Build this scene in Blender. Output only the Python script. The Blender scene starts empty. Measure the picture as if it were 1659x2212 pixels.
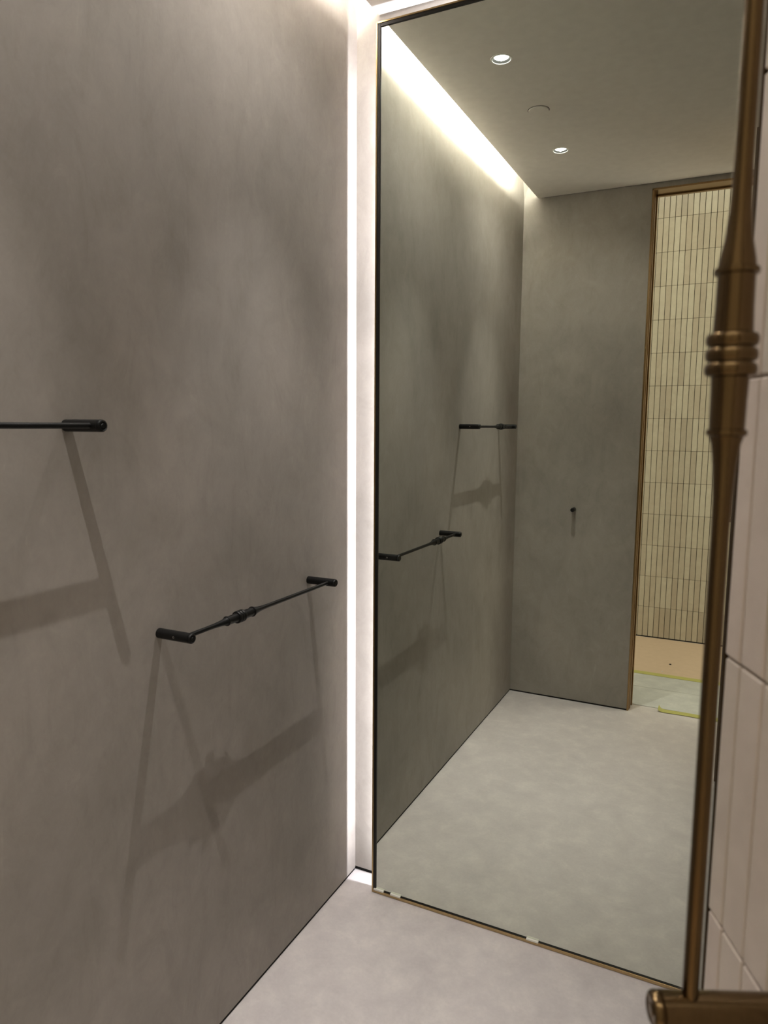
import bpy, bmesh, math, random
from mathutils import Vector, Matrix
random.seed(7)
C = bpy.context.scene.collection
PI = math.pi

# ------------------------------------------------------------------ measures (metres)
XM, ZT = 0.0923, 2.353          # mirror: outer left edge, outer top edge (glass plane y = 0)
XMR = 1.345                     # mirror: outer right edge
D = 0.066                       # wall behind the mirror
L = 1.731                       # back wall at y = -L
WT = 0.115                       # back wall thickness
XJ, XH = 0.576, 1.249           # doorway jambs
ZD = 2.381                      # doorway head
XR = 1.42                       # right wall
ZC, XP = 2.4063, 0.0677         # dropped ceiling: underside, free edge beside the left wall
ZU = 2.585                       # slab above
ZCO = 2.98                      # corridor ceiling
YC = 3.05                       # tiled corridor wall at y = -YC

# ------------------------------------------------------------------ node helpers
def new_mat(name):
    m = bpy.data.materials.new(name); m.use_nodes = True
    nt = m.node_tree
    return m, nt, nt.nodes['Principled BSDF']

def N(nt, t, **kw):
    n = nt.nodes.new(t)
    for k, v in kw.items():
        if k.startswith('i_'):
            n.inputs[k[2:].replace('_', ' ')].default_value = v
        else:
            setattr(n, k, v)
    return n

def ramp(nt, fac, stops):
    r = nt.nodes.new('ShaderNodeValToRGB')
    el = r.color_ramp.elements
    while len(el) < len(stops): el.new(0.5)
    for e, (p, c) in zip(el, stops):
        e.position = p; e.color = (c[0], c[1], c[2], 1)
    nt.links.new(fac, r.inputs['Fac'])
    return r.outputs['Color']

def mixc(nt, a, b, fac, mode='MIX'):
    m = nt.nodes.new('ShaderNodeMix'); m.data_type = 'RGBA'; m.blend_type = mode
    for s, v in ((m.inputs[6], a), (m.inputs[7], b), (m.inputs[0], fac)):
        if hasattr(v, 'is_linked'): nt.links.new(v, s)
        elif isinstance(v, (int, float)): s.default_value = v
        else: s.default_value = (v[0], v[1], v[2], 1)
    return m.outputs[2]

def pos(nt, scale=(1, 1, 1), rot=(0, 0, 0)):
    g = nt.nodes.new('ShaderNodeNewGeometry')
    mp = nt.nodes.new('ShaderNodeMapping'); mp.inputs['Scale'].default_value = scale; mp.inputs['Rotation'].default_value = rot
    nt.links.new(g.outputs['Position'], mp.inputs['Vector'])
    return mp.outputs['Vector']

def noise(nt, vec, scale, detail=4, rough=0.55, dist=0.0):
    n = N(nt, 'ShaderNodeTexNoise', i_Scale=scale, i_Detail=detail, i_Roughness=rough, i_Distortion=dist)
    nt.links.new(vec, n.inputs['Vector'])
    return n.outputs['Fac']

def bump(nt, h, strength, dist=0.002, prev=None):
    b = N(nt, 'ShaderNodeBump', i_Strength=strength, i_Distance=dist)
    nt.links.new(h, b.inputs['Height'])
    if prev is not None: nt.links.new(prev, b.inputs['Normal'])
    return b.outputs['Normal']

def plaster(name, base, var=0.16, rough=0.62, stretch=(1, 1, 0.8)):
    m, nt, b = new_mat(name)
    v = pos(nt, stretch)
    n1 = noise(nt, v, 1.9, 5, 0.55, 0.6)
    n2 = noise(nt, v, 9.0, 6, 0.62, 1.6)
    n3 = noise(nt, v, 40.0, 6, 0.68, 2.6)
    vw = pos(nt, (2.4, 2.8, 1.1), (0.6, 0.25, 0.0)); n4 = noise(nt, vw, 4.0, 8, 0.68, 2.0)
    lo = [c * (1 - var) for c in base]; hi = [c * (1 + var) for c in base]
    c1 = ramp(nt, n1, [(0.30, lo), (0.72, hi)])
    g2 = ramp(nt, n2, [(0.30, (0.93, 0.927, 0.92)), (0.52, (1, 1, 1)), (0.72, (1.07, 1.068, 1.065))])
    g4 = ramp(nt, n4, [(0.28, (0.90, 0.898, 0.892)), (0.48, (1, 1, 1)), (0.62, (1.02, 1.02, 1.02)), (0.74, (1.15, 1.15, 1.145))])
    g3 = ramp(nt, n3, [(0.32, (0.965, 0.965, 0.963)), (0.70, (1.035, 1.035, 1.033))])
    c = mixc(nt, c1, g2, 1.0, 'MULTIPLY'); c = mixc(nt, c, g3, 1.0, 'MULTIPLY'); c = mixc(nt, c, g4, 1.0, 'MULTIPLY')
    nt.links.new(c, b.inputs['Base Color'])
    rr = N(nt, 'ShaderNodeMapRange'); rr.inputs['To Min'].default_value = rough - 0.1; rr.inputs['To Max'].default_value = rough + 0.1
    nt.links.new(n2, rr.inputs['Value']); nt.links.new(rr.outputs['Result'], b.inputs['Roughness'])
    nb = bump(nt, n2, 0.22, 0.0022); nb = bump(nt, n3, 0.16, 0.0009, nb)
    nt.links.new(nb, b.inputs['Normal'])
    b.inputs['Specular IOR Level'].default_value = 0.3
    return m

def cement(name, base, rough=0.45):
    m, nt, b = new_mat(name)
    v = pos(nt)
    n1 = noise(nt, v, 3.2, 5, 0.6, 0.8); n2 = noise(nt, v, 13.0, 7, 0.68, 0.25); n3 = noise(nt, v, 120.0, 3, 0.6)
    c1 = ramp(nt, n1, [(0.3, [x * 0.93 for x in base]), (0.7, [x * 1.05 for x in base])])
    g2 = ramp(nt, n2, [(0.36, (0.93, 0.925, 0.935)), (0.52, (1, 1, 1)), (0.70, (1.13, 1.13, 1.11))])
    g3 = ramp(nt, n3, [(0.3, (0.97, 0.97, 0.97)), (0.7, (1.03, 1.03, 1.03))])
    c = mixc(nt, c1, g2, 1.0, 'MULTIPLY'); c = mixc(nt, c, g3, 1.0, 'MULTIPLY')
    nt.links.new(c, b.inputs['Base Color'])
    rr = N(nt, 'ShaderNodeMapRange'); rr.inputs['To Min'].default_value = rough - 0.12; rr.inputs['To Max'].default_value = rough + 0.12
    nt.links.new(n2, rr.inputs['Value']); nt.links.new(rr.outputs['Result'], b.inputs['Roughness'])
    nt.links.new(bump(nt, n2, 0.06, 0.001), b.inputs['Normal'])
    b.inputs['Specular IOR Level'].default_value = 0.35
    return m

def metal(name, base, rough, aniso=0.0, var=0.08):
    m, nt, b = new_mat(name)
    n = noise(nt, pos(nt, (260, 260, 18)), 1.0, 3, 0.6)
    c = ramp(nt, n, [(0.3, [x * (1 - var) for x in base]), (0.7, [x * (1 + var) for x in base])])
    nt.links.new(c, b.inputs['Base Color'])
    b.inputs['Metallic'].default_value = 1.0; b.inputs['Roughness'].default_value = rough
    nt.links.new(bump(nt, n, 0.03, 0.0004), b.inputs['Normal'])
    return m

def powder(name, base, rough):
    m, nt, b = new_mat(name)
    n = noise(nt, pos(nt), 900.0, 2, 0.6)
    c = ramp(nt, n, [(0.3, [x * 0.85 for x in base]), (0.7, [x * 1.15 for x in base])])
    nt.links.new(c, b.inputs['Base Color']); b.inputs['Roughness'].default_value = rough; b.inputs['Specular IOR Level'].default_value = 0.28
    nt.links.new(bump(nt, n, 0.06, 0.0003), b.inputs['Normal'])
    return m

def plain(name, base, rough=0.5, spec=0.4):
    m, nt, b = new_mat(name)
    n = noise(nt, pos(nt), 30.0, 3)
    c = ramp(nt, n, [(0.3, [x * 0.97 for x in base]), (0.7, [x * 1.03 for x in base])])
    nt.links.new(c, b.inputs['Base Color']); b.inputs['Roughness'].default_value = rough
    b.inputs['Specular IOR Level'].default_value = spec
    return m

def glow(name, col, strength):
    m, nt, b = new_mat(name)
    b.inputs['Base Color'].default_value = (0.9, 0.9, 0.9, 1)
    b.inputs['Emission Color'].default_value = (*col, 1); b.inputs['Emission Strength'].default_value = strength
    return m

def tile_mat(name, stops, rough):
    m, nt, b = new_mat(name)
    g = nt.nodes.new('ShaderNodeNewGeometry')
    c = ramp(nt, g.outputs['Random Per Island'], stops)
    v = pos(nt)
    n = noise(nt, v, 26.0, 4, 0.6, 0.5)
    c = mixc(nt, c, ramp(nt, n, [(0.3, (0.95, 0.945, 0.94)), (0.7, (1.05, 1.05, 1.05))]), 1.0, 'MULTIPLY')
    nt.links.new(c, b.inputs['Base Color']); b.inputs['Roughness'].default_value = rough
    nt.links.new(bump(nt, n, 0.10, 0.0015), b.inputs['Normal'])
    return m

WALL = (0.340, 0.312, 0.283)
M = {
 'plaster': plaster('taupe_plaster', WALL),
 'floor': cement('pale_microcement', (0.655, 0.620, 0.615)),
 'ceiling': plain('ceiling_paint', (0.84, 0.81, 0.775), 0.8, 0.2),
 'slab': plain('white_slab_paint', (0.80, 0.78, 0.75), 0.85, 0.2),
 'dark': plain('shadow_gap', (0.012, 0.011, 0.010), 0.7, 0.2),  # near-black colour standing in for shade in gaps and around the cover
 'brass': metal('aged_brass', (0.160, 0.110, 0.056), 0.22),
 'brass_frame': metal('frame_brass', (0.33, 0.215, 0.105), 0.28),
 'brass_dark': metal('dark_brass', (0.10, 0.07, 0.04), 0.30),
 'black': powder('matt_black', (0.0045, 0.0045, 0.0045), 0.45),
 'brass_bright': metal('polished_brass', (0.52, 0.38, 0.20), 0.22),
 'lip_shade': plain('black_lip_shade', (0.010, 0.009, 0.008), 0.35, 0.4),
 'screw': metal('screw_steel', (0.5, 0.48, 0.45), 0.3),
 'grout': plain('taupe_grout', (0.38, 0.335, 0.295), 0.85, 0.2),
 'grout_corr': plain('brown_grout', (0.035, 0.026, 0.016), 0.85, 0.2),
 'tile_door': tile_mat('blush_glaze', [(0.0, (0.67, 0.605, 0.56)), (0.35, (0.72, 0.65, 0.605)), (0.7, (0.68, 0.63, 0.575)), (1.0, (0.74, 0.67, 0.62))], 0.34),
 'tile_corr': tile_mat('cream_glaze', [(0.0, (0.43, 0.375, 0.29)), (0.25, (0.50, 0.45, 0.35)), (0.5, (0.55, 0.505, 0.40)), (0.75, (0.465, 0.405, 0.31)), (1.0, (0.53, 0.48, 0.375))], 0.24),
 'kraft': plain('kraft_paper', (0.60, 0.46, 0.335), 0.55, 0.4),
 'board': cement('grey_protection_board', (0.53, 0.54, 0.52), 0.6),
 'tape': plain('yellow_tape', (0.46, 0.45, 0.14), 0.5),
 'white': plain('white_trim', (0.92, 0.91, 0.88), 0.3),
 'recess': plain('lamp_baffle', (0.012, 0.0115, 0.010), 0.6),
 'lamp': glow('lamp_lens', (1.0, 0.97, 0.92), 4.0),
 'led': glow('led_tape', (1.0, 0.96, 0.93), 3.0),
 'glint_block': plain('pale_glint', (0.95, 0.94, 0.86), 0.2),
 'board_back': plain('mirror_backing', (0.05, 0.05, 0.05), 0.6),
 'crumb': plain('debris', (0.05, 0.04, 0.035), 0.8),
 'chip': plain('plaster_chip', (0.8, 0.78, 0.74), 0.8),
}
m, nt, b = new_mat('silvered_glass')
b.inputs['Base Color'].default_value = (0.765, 0.805, 0.725, 1); b.inputs['Metallic'].default_value = 1.0
b.inputs['Roughness'].default_value = 0.0
M['mirror'] = m

# ------------------------------------------------------------------ mesh helpers
def smooth(bm, ang=0.6):
    for f in bm.faces: f.smooth = True
    for e in bm.edges:
        if len(e.link_faces) == 2 and e.calc_face_angle(0) > ang: e.smooth = False

def obj(name, bm, mat, parent=None, matrix=None, sm=True):
    bmesh.ops.recalc_face_normals(bm, faces=bm.faces)
    if sm: smooth(bm)
    me = bpy.data.meshes.new(name); bm.to_mesh(me); bm.free()
    me.materials.append(M[mat] if isinstance(mat, str) else mat)
    o = bpy.data.objects.new(name, me); C.objects.link(o)
    if matrix is not None: o.matrix_basis = matrix
    if parent is not None: o.parent = parent
    return o

def tag(o, label=None, cat=None, group=None, kind=None):
    if label: o['label'] = label
    if cat: o['category'] = cat
    if group: o['group'] = group
    if kind: o['kind'] = kind
    return o

def thing(name, loc, label, cat, group=None, rotz=0.0):
    o = bpy.data.objects.new(name, None); C.objects.link(o)
    o.empty_display_size = 0.05
    o.location = loc; o.rotation_euler = (0, 0, rotz)
    return tag(o, label, cat, group)

def box(bm, x0, x1, y0, y1, z0, z1, bev=0.0, rot=None):
    r = bmesh.ops.create_cube(bm, size=1.0)
    vs = r['verts']
    S = Matrix.Diagonal((x1 - x0, y1 - y0, z1 - z0, 1)); T = Matrix.Translation(((x0 + x1) / 2, (y0 + y1) / 2, (z0 + z1) / 2))
    bmesh.ops.transform(bm, matrix=T @ (rot or Matrix.Identity(4)) @ S, verts=vs)
    if bev:
        es = list({e for v in vs for e in v.link_edges})
        bmesh.ops.bevel(bm, geom=es, offset=bev, segments=1, affect='EDGES', profile=0.5)

def lathe(bm, prof, origin, axis, seg=32):
    """prof: list of (distance along axis, radius)."""
    a = Vector(axis).normalized(); o = Vector(origin)
    t = Vector((0, 0, 1)) if abs(a.z) < 0.9 else Vector((1, 0, 0))
    u = a.cross(t).normalized(); v = a.cross(u)
    rings = []
    for d, r in prof:
        c = o + a * d
        if r < 1e-6: rings.append([bm.verts.new(c)])
        else: rings.append([bm.verts.new(c + u * r * math.cos(2 * PI * k / seg) + v * r * math.sin(2 * PI * k / seg)) for k in range(seg)])
    for A, B in zip(rings, rings[1:]):
        if len(A) == 1 and len(B) == 1: continue
        for k in range(seg):
            k2 = (k + 1) % seg
            if len(A) == 1: bm.faces.new((A[0], B[k2], B[k]))
            elif len(B) == 1: bm.faces.new((A[k], A[k2], B[0]))
            else: bm.faces.new((A[k], A[k2], B[k2], B[k]))
    if prof[0] == prof[-1]: return
    for R in (rings[0], rings[-1]):
        if len(R) > 1: bm.faces.new(R)

def struct(name, bm, mat, label=None, cat=None, sm=False):
    return tag(obj(name, bm, mat, sm=sm), label, cat, kind='structure')

# ------------------------------------------------------------------ room shell
g = 0.008                                              # shadow gap under the plaster
bm = bmesh.new(); box(bm, -0.10, 0, -L, D, g, ZU)
struct('wall_left', bm, 'plaster')
bm = bmesh.new(); box(bm, -0.10, XR + 0.10, D, D + 0.10, 0.013, ZU)
struct('wall_far', bm, 'plaster')
bm = bmesh.new(); box(bm, XR, XR + 0.10, -L, D, g, ZU)
struct('wall_right', bm, 'plaster')
bm = bmesh.new()
box(bm, -0.90, XJ, -L - WT, -L, g, ZCO); box(bm, XH, 2.2, -L - WT, -L, g, ZCO); box(bm, XJ, XH, -L - WT, -L, ZD, ZCO)
struct('wall_back', bm, 'plaster')
for nm, a in (('gap_shade_left', (-0.10, -0.002, -L, D, 0, g)), ('gap_shade_far', (-0.10, XR + 0.1, D + 0.006, D + 0.10, 0, 0.013)),
              ('gap_shade_right', (XR + 0.006, XR + 0.1, -L, D, 0, g))):
    bm = bmesh.new(); box(bm, *a); struct(nm, bm, 'dark')  # black strips filling the recess, its shade put in as colour
bm = bmesh.new(); box(bm, -0.90, XJ - 0.002, -L - WT + 0.006, -L - 0.002, 0, g); box(bm, XH + 0.002, 2.2, -L - WT + 0.006, -L - 0.002, 0, g)
struct('gap_shade_back', bm, 'dark')  # same black fill as shade along the back wall

bm = bmesh.new(); box(bm, -0.90, 2.2, -YC - 0.1, D + 0.10, -0.10, 0)
struct('floor', bm, 'floor')

# plaster flare where the corner runs up into the light cove
def flare(sy, ys, name):
    bm = bmesh.new(); A = []; B = []
    for k in range(13):
        t = k / 12; z = 2.395 + 0.17 * t; w = 0.0015 + 0.085 * t ** 1.7
        A.append(bm.verts.new((-0.001, ys - sy * w, z))); B.append(bm.verts.new((w, ys + sy * 0.001, z)))
    for k in range(12): bm.faces.new((A[k], B[k], B[k + 1], A[k + 1]))
    struct(name, bm, 'plaster', sm=True)
flare(1, D, 'trim_1'); flare(-1, -L, 'trim_2')

# ceilings: dropped panel with lamp cut-outs, slab above
LAMPS = [(0.288, -0.415), (0.291, -1.182)]
SPK = (0.302, -0.795)
RH = 0.0290
bm = bmesh.new()
def ring_edges(vs):
    return [bm.edges.new((vs[i], vs[(i + 1) % len(vs)])) for i in range(len(vs))]
x0, x1, y0, y1 = XP, XR, -L + 0.006, D - 0.005
outer = [bm.verts.new((x, y, ZC)) for x, y in ((x0, y0), (x1, y0), (x1, y1), (x0, y1))]
es = ring_edges(outer)
for cx, cy in LAMPS:
    es += ring_edges([bm.verts.new((cx + RH * math.cos(2 * PI * k / 40), cy + RH * math.sin(2 * PI * k / 40), ZC)) for k in range(40)])
bmesh.ops.triangle_fill(bm, edges=es, use_beauty=True)
ext = bmesh.ops.extrude_face_region(bm, geom=list(bm.faces))
bmesh.ops.translate(bm, vec=(0, 0, 0.013), verts=[v for v in ext['geom'] if isinstance(v, bmesh.types.BMVert)])
ceil = struct('ceiling', bm, 'ceiling')
bm = bmesh.new(); box(bm, XP + 0.03, XR, -L, -L + 0.0056, ZC + 0.001, ZC + 0.008); obj('shadow_gap', bm, 'dark', ceil, sm=False)  # dark strip set into the gap to draw its shade
bm = bmesh.new(); box(bm, -0.1, XR + 0.1, -L, D + 0.1, ZU, ZU + 0.08)
struct('ceiling_slab', bm, 'slab')

# corridor shell
bm = bmesh.new(); box(bm, -1.0, 2.3, -YC - 0.1, -L, ZCO, ZCO + 0.08); struct('ceiling_corridor', bm, 'slab')
bm = bmesh.new(); box(bm, -0.9, 2.2, -YC - 0.10, -YC - 0.0065, 0, ZCO)
wc = struct('wall_corridor', bm, 'grout_corr', 'cream glazed narrow tiles stacked upright on the corridor wall', 'wall')
def tiles(xs, zs, yface, thick, jit, gapx, gapz, bev, matrix=None):
    bm = bmesh.new()
    for xa, xb in zip(xs, xs[1:]):
        for za, zb in zip(zs, zs[1:]):
            R = Matrix.Rotation(random.uniform(-jit, jit), 4, 'Z') @ Matrix.Rotation(random.uniform(-jit, jit), 4, 'X')
            box(bm, xa + gapx, xb - gapx, yface - thick + random.uniform(-0.0002, 0.0002), yface, za + gapz, zb - gapz, bev, R)
    return bm
p = 0.0326
zs = [0.006] + [0.2 * k for k in range(1, 15)] + [ZCO]
obj('tile_field', tiles([0.4942 + p * k for k in range(-18, 37)], zs, -YC, 0.008, 0.006, 0.0016, 0.0009, 0.0006), 'tile_corr', wc, sm=False)
bm = bmesh.new(); box(bm, -0.9, 2.2, -YC - 0.005, -YC + 0.0015, 0, 0.005); struct('gap_shade_corridor', bm, 'dark')  # same gap shade colour at the foot of the tiles
bm = bmesh.new(); box(bm, -1.0, -0.9, -YC - 0.1, -L - WT, 0, ZCO); struct('wall_corridor_left', bm, 'plaster')
bm = bmesh.new(); box(bm, 2.2, 2.3, -YC - 0.1, -L - WT, 0, ZCO); struct('wall_corridor_right', bm, 'plaster')

# brass lining of the doorway
def frame_bm():
    bm = bmesh.new()
    for s, xj in ((1, XJ), (-1, XH)):
        def bx(a, b_, ya, yb, z0, z1, bev=0.0008):
            xs = sorted((xj + s * a, xj + s * b_)); box(bm, xs[0], xs[1], ya, yb, z0, z1, bev)
        bx(-0.004, 0.004, -L - 0.098, -L + 0.0015, 0, ZD + 0.003)
        bx(0.0, 0.0075, -L - 0.050, -L - 0.030, 0, ZD - 0.002)
        bx(0.0, 0.0055, -L - 0.020, -L - 0.012, 0, ZD - 0.002)
        bx(-0.004, 0.011, -L - 0.098, -L - 0.080, 0, ZD + 0.003)
    box(bm, XJ - 0.004, XH + 0.004, -L - 0.098, -L + 0.0015, ZD - 0.004, ZD + 0.004, 0.0008)
    box(bm, XJ, XH, -L - 0.098, -L - 0.080, ZD - 0.010, ZD - 0.002, 0.0008)
    return bm
struct('trim_3', frame_bm(), 'brass_frame', 'aged brass frame lining the doorway', 'door frame')

# ------------------------------------------------------------------ shared bar kit
def bead(c, s, long_side=1):
    """turned middle of a bar: (axial position, radius) around c; s scales, long_side flips"""
    P = [(-0.100, 0.0047), (-0.075, 0.0055), (-0.060, 0.0070), (-0.0500, 0.0090), (-0.0455, 0.0096), (-0.0450, 0.0110), (-0.0435, 0.0114),
         (-0.0420, 0.0110), (-0.0415, 0.0094), (-0.0250, 0.0096), (-0.0118, 0.0101)]
    for q in (-0.0078, 0.0, 0.0078):
        P += [(q - 0.0036, 0.0108), (q - 0.0032, 0.0122), (q - 0.0018, 0.0131), (q, 0.0133), (q + 0.0018, 0.0131), (q + 0.0032, 0.0122), (q + 0.0036, 0.0108)]
    P += [(0.0118, 0.0096), (0.0250, 0.0092), (0.0395, 0.0090), (0.0400, 0.0101), (0.0415, 0.0105), (0.0430, 0.0101), (0.0436, 0.0088),
          (0.0480, 0.0074), (0.0600, 0.0060), (0.0780, 0.0050), (0.100, 0.0047)]
    P = [(c + long_side * a * 1.0, r * s) for a, r in P]
    return P if long_side > 0 else P[::-1]

def post_prof(Lp, r):
    body = [(-0.0016, r * 0.94), (0.0010, r), (Lp - 0.0068, r), (Lp - 0.0064, r * 0.95)]
    cap = [(Lp - 0.0064, r * 0.90), (Lp - 0.0054, r * 0.92), (Lp - 0.0050, r), (Lp - 0.0026, r * 0.985), (Lp - 0.0010, r * 0.90), (Lp - 0.0002, r * 0.74),
           (Lp - 0.0008, r * 0.68), (Lp - 0.0009, r * 0.36), (Lp - 0.0001, r * 0.30), (Lp, 0)]
    return body, cap

def make_post(parent, origin, nrm, side, Lp, r, mat, screw=True):
    body, cap = post_prof(Lp, r)
    bm = bmesh.new(); lathe(bm, body, origin, nrm, 36)
    po = obj('post', bm, mat, parent)
    bm = bmesh.new(); lathe(bm, cap, origin, nrm, 36); obj('end_cap', bm, mat, po)
    if screw:
        c = Vector(origin) + Vector(nrm) * (Lp * 0.53) + Vector(side) * (r - 0.0012)
        bm = bmesh.new(); lathe(bm, [(0, 0.0021), (0.0014, 0.0021), (0.0015, 0.0014), (0.0006, 0.0010), (0.0006, 0)], c, side, 12)
        tag(obj('set_screw', bm, 'screw', po), 'bright steel set screw')
    return po

# ------------------------------------------------------------------ towel bars on the left wall
XB = 0.062
def towel_bar(ya, yb, yc, z, label):
    """ya nearer the mirror, yb nearer the door, yc middle of the turned bead"""
    t = thing('towel_bar', (0, (ya + yb) / 2, z), label, 'towel bar', 'black towel bars on the plaster wall')
    o = (ya + yb) / 2
    for y, s in ((ya, 1), (yb, -1)):
        make_post(t, (0, y - o, 0), (1, 0, 0), (0, s, 0), 0.083, 0.0098, 'black')
    prof = [(yb - o, 0.0046)] + bead(yc - o, 0.98, -1) + [(ya - o, 0.0046)]
    bm = bmesh.new(); lathe(bm, prof, (XB, 0, 0), (0, 1, 0), 36); obj('bar', bm, 'black', t)
    return t
towel_bar(-0.191, -0.722, -0.556, 0.9526, 'matt black towel bar set lower on the wall beside the lit corner and mirror')
towel_bar(-0.912, -1.412, -1.252, 1.3453, 'matt black towel bar set higher on the wall, running out of frame at left')

# robe hook on the back wall
hk = thing('robe_hook', (0.288, -L, 0.9537), 'short matt black peg hook on the plaster wall beside the doorway', 'hook')
make_post(hk, (0, 0, 0), (0, 1, 0), (1, 0, 0), 0.045, 0.0096, 'black', screw=False)

# ------------------------------------------------------------------ mirror
mi = thing('mirror', ((XM + XMR) / 2, 0, 0), 'tall backlit wall mirror in a thin brass frame, reaching from floor to ceiling', 'mirror')
ox = (XM + XMR) / 2
bm = bmesh.new(); box(bm, XM + 0.0055 - ox, XMR - 0.0055 - ox, 0, 0.0036, 0.009, ZT - 0.0055)
obj('mirror_glass', bm, 'mirror', mi, sm=False)
bm = bmesh.new(); fw = 0.0045
def fr(xa, xb, za, zb, ya=-0.0045, yb=0.022):
    box(bm, xa - ox, xb - ox, ya, yb, za, zb, 0.0006)
fr(XM, XM + fw, 0.001, ZT); fr(XMR - fw, XMR, 0.001, ZT); fr(XM + fw, XMR - fw, 0.001, 0.0100); fr(XM + fw, XMR - fw, ZT - fw, ZT)
obj('frame', bm, 'brass_bright', mi, sm=False)
bm = bmesh.new()  # black strip added as the frame lip's shade and dark reflection
fr(XM + fw, XM + 0.0125, 0.0100, ZT - fw, -0.0030, 0.0038); fr(XMR - 0.0125, XMR - fw, 0.0100, ZT - fw, -0.0030, 0.0038)
fr(XM + 0.0125, XMR - 0.0125, ZT - 0.0125, ZT - fw, -0.0030, 0.0038); fr(XM + 0.0125, XMR - 0.0125, 0.0100, 0.0115, -0.0030, 0.0038)
tag(obj('lip_shade', bm, 'lip_shade', mi, sm=False), 'black inner strip standing in for the dark reflection of the frame lip')
bm = bmesh.new(); box(bm, XM + 0.056 - ox, XMR - 0.056 - ox, 0.0045, D - 0.001, 0.05, ZT - 0.056)
obj('backing_box', bm, 'board_back', mi, sm=False)
for cx in (0.115, 0.168, 0.565):  # pale blocks added in place of bright reflections on the brass rail
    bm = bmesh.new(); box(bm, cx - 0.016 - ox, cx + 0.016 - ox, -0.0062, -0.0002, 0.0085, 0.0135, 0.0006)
    tag(obj('glint_block', bm, 'glint_block', mi, sm=False), 'pale block standing in for a bright reflection on the bottom rail')
# LED tape on the sides of the backing box
for nm, a in (('led_strip', (XM + 0.0545 - ox, XM + 0.0559 - ox, 0.0225, 0.029, 0.06, ZT - 0.06)), ('led_strip', (XM + 0.06 - ox, XMR - 0.06 - ox, 0.0225, 0.029, ZT - 0.0559, ZT - 0.0545))):
    bm = bmesh.new(); box(bm, *a); obj(nm, bm, 'led', mi, sm=False)

# ------------------------------------------------------------------ ceiling fittings
def downlight(x, y, label):
    t = thing('downlight', (x, y, ZC), label, 'downlight', 'ceiling downlights')
    bm = bmesh.new(); lathe(bm, [(0.0, 0.0265), (-0.0016, 0.0272), (-0.0019, 0.0290), (-0.0016, 0.0318), (0.0, 0.0325), (0.0, 0.0265)], (0, 0, 0), (0, 0, 1), 48)
    obj('trim_ring', bm, 'white', t)
    bm = bmesh.new(); lathe(bm, [(0.0000, 0.0278), (0.020, 0.0240), (0.046, 0.0240), (0.046, 0.0260), (0.020, 0.0260), (0.001, 0.0286), (0.0, 0.0278)], (0, 0, 0), (0, 0, 1), 40)
    obj('baffle', bm, 'recess', t)
    bm = bmesh.new(); lathe(bm, [(0.0050, 0), (0.0051, 0.0180), (0.0058, 0.0216), (0.030, 0.0216), (0.030, 0)], (0, 0, 0), (0, 0, 1), 40)
    obj('lamp_lens', bm, 'lamp', t)
downlight(*LAMPS[0], 'lit round recessed ceiling downlight nearest the mirror')
downlight(*LAMPS[1], 'lit round recessed ceiling downlight nearer the doorway')
sp = thing('ceiling_cover', (SPK[0], SPK[1], ZC), 'blank round ceiling cover plate between the two lit downlights', 'cover plate')
bm = bmesh.new(); lathe(bm, [(0, 0.034), (-0.0035, 0.034), (-0.0042, 0.0332), (-0.0042, 0)], (0, 0, 0), (0, 0, 1), 56); obj('cover_disc', bm, 'ceiling', sp)
bm = bmesh.new(); lathe(bm, [(0, 0.0362), (-0.0003, 0.0362), (-0.0003, 0.0338), (0, 0.0338), (0, 0.0362)], (0, 0, 0), (0, 0, 1), 56); obj('shadow_ring', bm, 'dark', sp)

# ------------------------------------------------------------------ tile-clad door with brass pull
AL = 0.4317
TIP = Vector((0.9677, -1.1548)); DW = 0.634
dv = Vector((-math.sin(AL), math.cos(AL))); nv = Vector((-math.cos(AL), -math.sin(AL)))
hinge = TIP - dv * DW
door = thing('door_1', (hinge.x, hinge.y, 0), 'open door clad in upright blush tiles, at the right edge', 'door', rotz=PI / 2 + AL)
door['kind'] = 'structure'
# local frame: x hinge -> free edge, y out of the tiled face
bm = bmesh.new(); box(bm, 0.004, DW - 0.0015, -0.042, -0.0024, 0.008, 2.366)
obj('door_leaf', bm, 'grout', door, sm=False)
xs = sorted([DW - 0.0005, DW - 0.0236] + [DW - 0.0236 - 0.0325 * k for k in range(1, 19)] + [0.006])
zz = [0.008] + [1.384 + 0.2 * k for k in range(-6, 5)] + [2.366]
obj('tile_face', tiles(xs, zz, 0.0, 0.0075, 0.004, 0.0009, 0.0011, 0.0012), 'tile_door', door, sm=False)
bm = bmesh.new()
box(bm, DW - 0.0008, DW + 0.0018, -0.044, 0.0006, 0.006, 2.368, 0.0004)
box(bm, DW - 0.004, DW + 0.0018, -0.0452, -0.0418, 0.006, 2.368, 0.0004)
tag(obj('edge_trim', bm, 'brass_dark', door, sm=False), 'thin dark brass edge strip')
bm = bmesh.new(); box(bm, 0.004, DW - 0.004, -0.0450, -0.0415, 0.008, 2.366)
obj('inner_panel', bm, 'plaster', door, sm=False)
# pull: bar axis at world (bx, by)
BW = Vector((0.961, -1.287))
rel = BW - hinge; lx, ly = rel.dot(dv), rel.dot(nv)
ZB, ZTOP, ZBEAD = 1.000, 1.776, 1.3885
prof = [(ZB, 0.0047)] + bead(ZBEAD, 1.0, -1) + [(ZTOP, 0.0047)]
bm = bmesh.new(); lathe(bm, prof, (lx, ly, 0), (0, 0, 1), 48)
pull = tag(obj('pull_handle', bm, 'brass', door), 'slim turned brass pull handle with ringed middle')
for zq in (ZB, ZTOP):
    make_post(pull, (lx, 0, zq), (0, 1, 0), (0, 0, -1 if zq == ZB else 1), ly + 0.0235, 0.0107, 'brass', screw=False)

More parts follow.
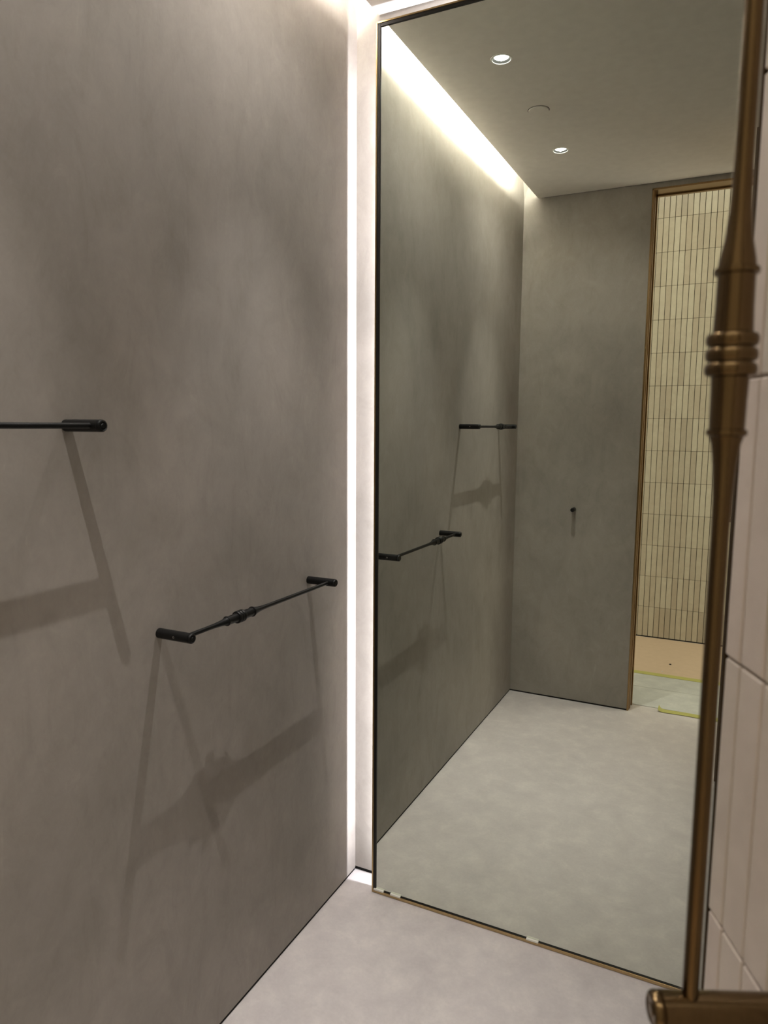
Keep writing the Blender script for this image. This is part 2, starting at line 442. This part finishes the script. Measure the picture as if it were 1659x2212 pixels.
# ------------------------------------------------------------------ corridor floor protection
def sheet(name, x0, x1, y0, y1, z0, h, mat, label, cat, wav=0.0, group=None):
    bm = bmesh.new(); nx = max(2, int((x1 - x0) / 0.06)); ny = max(1, int((y1 - y0) / 0.06))
    G = [[bm.verts.new((x0 + (x1 - x0) * i / nx, y0 + (y1 - y0) * j / ny, z0 + h + random.uniform(0, wav))) for j in range(ny + 1)] for i in range(nx + 1)]
    for i in range(nx):
        for j in range(ny): bm.faces.new((G[i][j], G[i + 1][j], G[i + 1][j + 1], G[i][j + 1]))
    ext = bmesh.ops.extrude_face_region(bm, geom=list(bm.faces))
    for v in ext['geom']:
        if isinstance(v, bmesh.types.BMVert): v.co.z = z0
    return tag(obj(name, bm, mat), label, cat, group)
sheet('paper_sheet', -0.2, 1.9, -YC + 0.01, -2.318, 0.0, 0.0012, 'kraft', 'brown kraft paper covering the corridor floor against the tiled wall', 'paper', 0.0016)
sheet('protection_board', -0.2, 1.9, -2.314, -2.0935, 0.0, 0.0024, 'board', 'grey floor protection board lying beside the brown paper', 'board', 0, 'grey floor protection boards')
sheet('protection_board', -0.2, 1.9, -2.0910, -1.826, 0.0, 0.0024, 'board', 'grey floor protection board lying nearest the doorway', 'board', 0, 'grey floor protection boards')
sheet('tape', -0.1, 1.7, -2.342, -2.296, 0.0030, 0.0006, 'tape', 'yellow tape strip joining the brown paper to the grey board', 'tape')
bm = bmesh.new(); A = []; 
for k in range(31):
    x = 0.700 + 0.50 * k / 30
    up = 0.018 * max(0, 1 - k / 1.6) ** 1.5
    A.append([bm.verts.new((x + up * 0.5, -1.824 + 0.002 * math.sin(k * 0.6), 0.0026 + up)), bm.verts.new((x + up * 0.4, -1.783 + 0.002 * math.sin(k * 0.6), 0.0026 + up * 0.5)),])
for a, b_ in zip(A, A[1:]): bm.faces.new((a[0], b_[0], b_[1], a[1]))
tag(obj('tape', bm, 'tape'), 'yellow tape strip with a lifted end at the doorway edge of the grey board', 'tape')

def crumb(name, x, y, z, r, mat, label):
    bm = bmesh.new(); bmesh.ops.create_icosphere(bm, subdivisions=2, radius=r)
    for v in bm.verts:
        v.co *= 1 + random.uniform(-0.25, 0.25); v.co.z *= 0.55
    o = tag(obj(name, bm, mat), label, 'debris'); o.location = (x, y, z + r * 0.4)
crumb('crumb', 0.705, -2.53, 0.0020, 0.006, 'crumb', 'dark crumb lying on the brown floor paper')
crumb('plaster_chip', 0.675, -2.385, 0.0020, 0.004, 'chip', 'white plaster chip lying by the yellow tape on the brown paper')

# ------------------------------------------------------------------ light
def area(name, loc, rot, sx, sy, power, col):
    l = bpy.data.lights.new(name, 'AREA'); l.shape = 'RECTANGLE'; l.size = sx; l.size_y = sy; l.energy = power; l.color = col
    o = bpy.data.objects.new(name, l); C.objects.link(o); o.location = loc; o.rotation_euler = rot
    return o
def spot(name, loc, power, col, size, blend, rad):
    l = bpy.data.lights.new(name, 'SPOT'); l.energy = power; l.color = col; l.spot_size = size; l.spot_blend = blend; l.shadow_soft_size = rad
    o = bpy.data.objects.new(name, l); C.objects.link(o); o.location = loc
    return o
WARM = (1.0, 0.955, 0.905)
for i, (x, y) in enumerate(LAMPS):
    spot('downlight_flood', (x, y, ZC + 0.0002), 3.0, WARM, math.radians(150), 1.0, 0.0045)
    spot('downlight_beam', (x, y, ZC + 0.0002), 15.0, WARM, math.radians(56), 1.0, 0.0045)
# cove strip lying on the dropped ceiling, washing the left wall
ce = area('cove_lamp', (0.170, -0.81, ZC + 0.078), (0, math.radians(100), 0), 0.110, 1.20, 12.3, (1.0, 0.965, 0.915))
# tape behind the mirror: left side and top
area('mirror_side_lamp', (XM + 0.0540, 0.0258, ZT / 2), (0, math.radians(90), 0), ZT - 0.12, 0.006, 2.1, (0.945, 0.935, 1.0))
area('mirror_top_lamp', ((XM + XMR) / 2, 0.0258, ZT - 0.0540), (math.radians(180), 0, 0), XMR - XM - 0.12, 0.006, 0.68, (0.945, 0.935, 1.0))
# corridor ceiling light, plus unseen fill panels added at both ends
CW = (1.0, 0.925, 0.79)
area('corridor_lamp', (0.75, -2.20, ZCO - 0.02), (0, 0, 0), 2.2, 0.5, 4.6, CW)
area('corridor_end_fill', (2.19, -2.45, 1.30), (0, math.radians(90), 0), 2.4, 1.0, 5.6, CW)
area('corridor_end_fill', (-0.89, -2.45, 1.30), (0, math.radians(-90), 0), 2.4, 1.0, 5.6, CW)

w = bpy.data.worlds.new('World'); bpy.context.scene.world = w; w.use_nodes = True
w.node_tree.nodes['Background'].inputs['Color'].default_value = (0.02, 0.019, 0.017, 1)

# ------------------------------------------------------------------ camera
F, YAW, PIT, ROL = 1539.42, 0.4562, 0.1219, 0.0069
wv = Vector((-math.sin(YAW) * math.cos(PIT), math.cos(YAW) * math.cos(PIT), -math.sin(PIT)))
r = Vector((math.cos(YAW), math.sin(YAW), 0)); u = r.cross(wv)
r2 = math.cos(ROL) * r + math.sin(ROL) * u; u2 = -math.sin(ROL) * r + math.cos(ROL) * u
cam = bpy.data.cameras.new('camera'); co = bpy.data.objects.new('camera', cam); C.objects.link(co)
co.matrix_world = Matrix(((r2.x, u2.x, -wv.x, 0.9659), (r2.y, u2.y, -wv.y, -1.7201), (r2.z, u2.z, -wv.z, 1.35), (0, 0, 0, 1)))
cam.sensor_fit = 'VERTICAL'; cam.sensor_height = 36.0; cam.sensor_width = 27.0
cam.lens = 36.0 * F / 2212; cam.clip_start = 0.01; cam.clip_end = 50
cam.dof.use_dof = True; cam.dof.focus_distance = 2.1; cam.dof.aperture_fstop = 8.5
sc = bpy.context.scene
sc.camera = co
sc.view_settings.view_transform = 'Standard'; sc.view_settings.look = 'None'; sc.view_settings.exposure = 1.76; sc.view_settings.gamma = 1.0
sc.cycles.max_bounces = 10; sc.cycles.diffuse_bounces = 6; sc.cycles.glossy_bounces = 6
sc.cycles.use_denoising = True
sc.cycles.use_adaptive_sampling = True; sc.cycles.adaptive_threshold = 0.02
sc.cycles.sample_clamp_indirect = 6.0
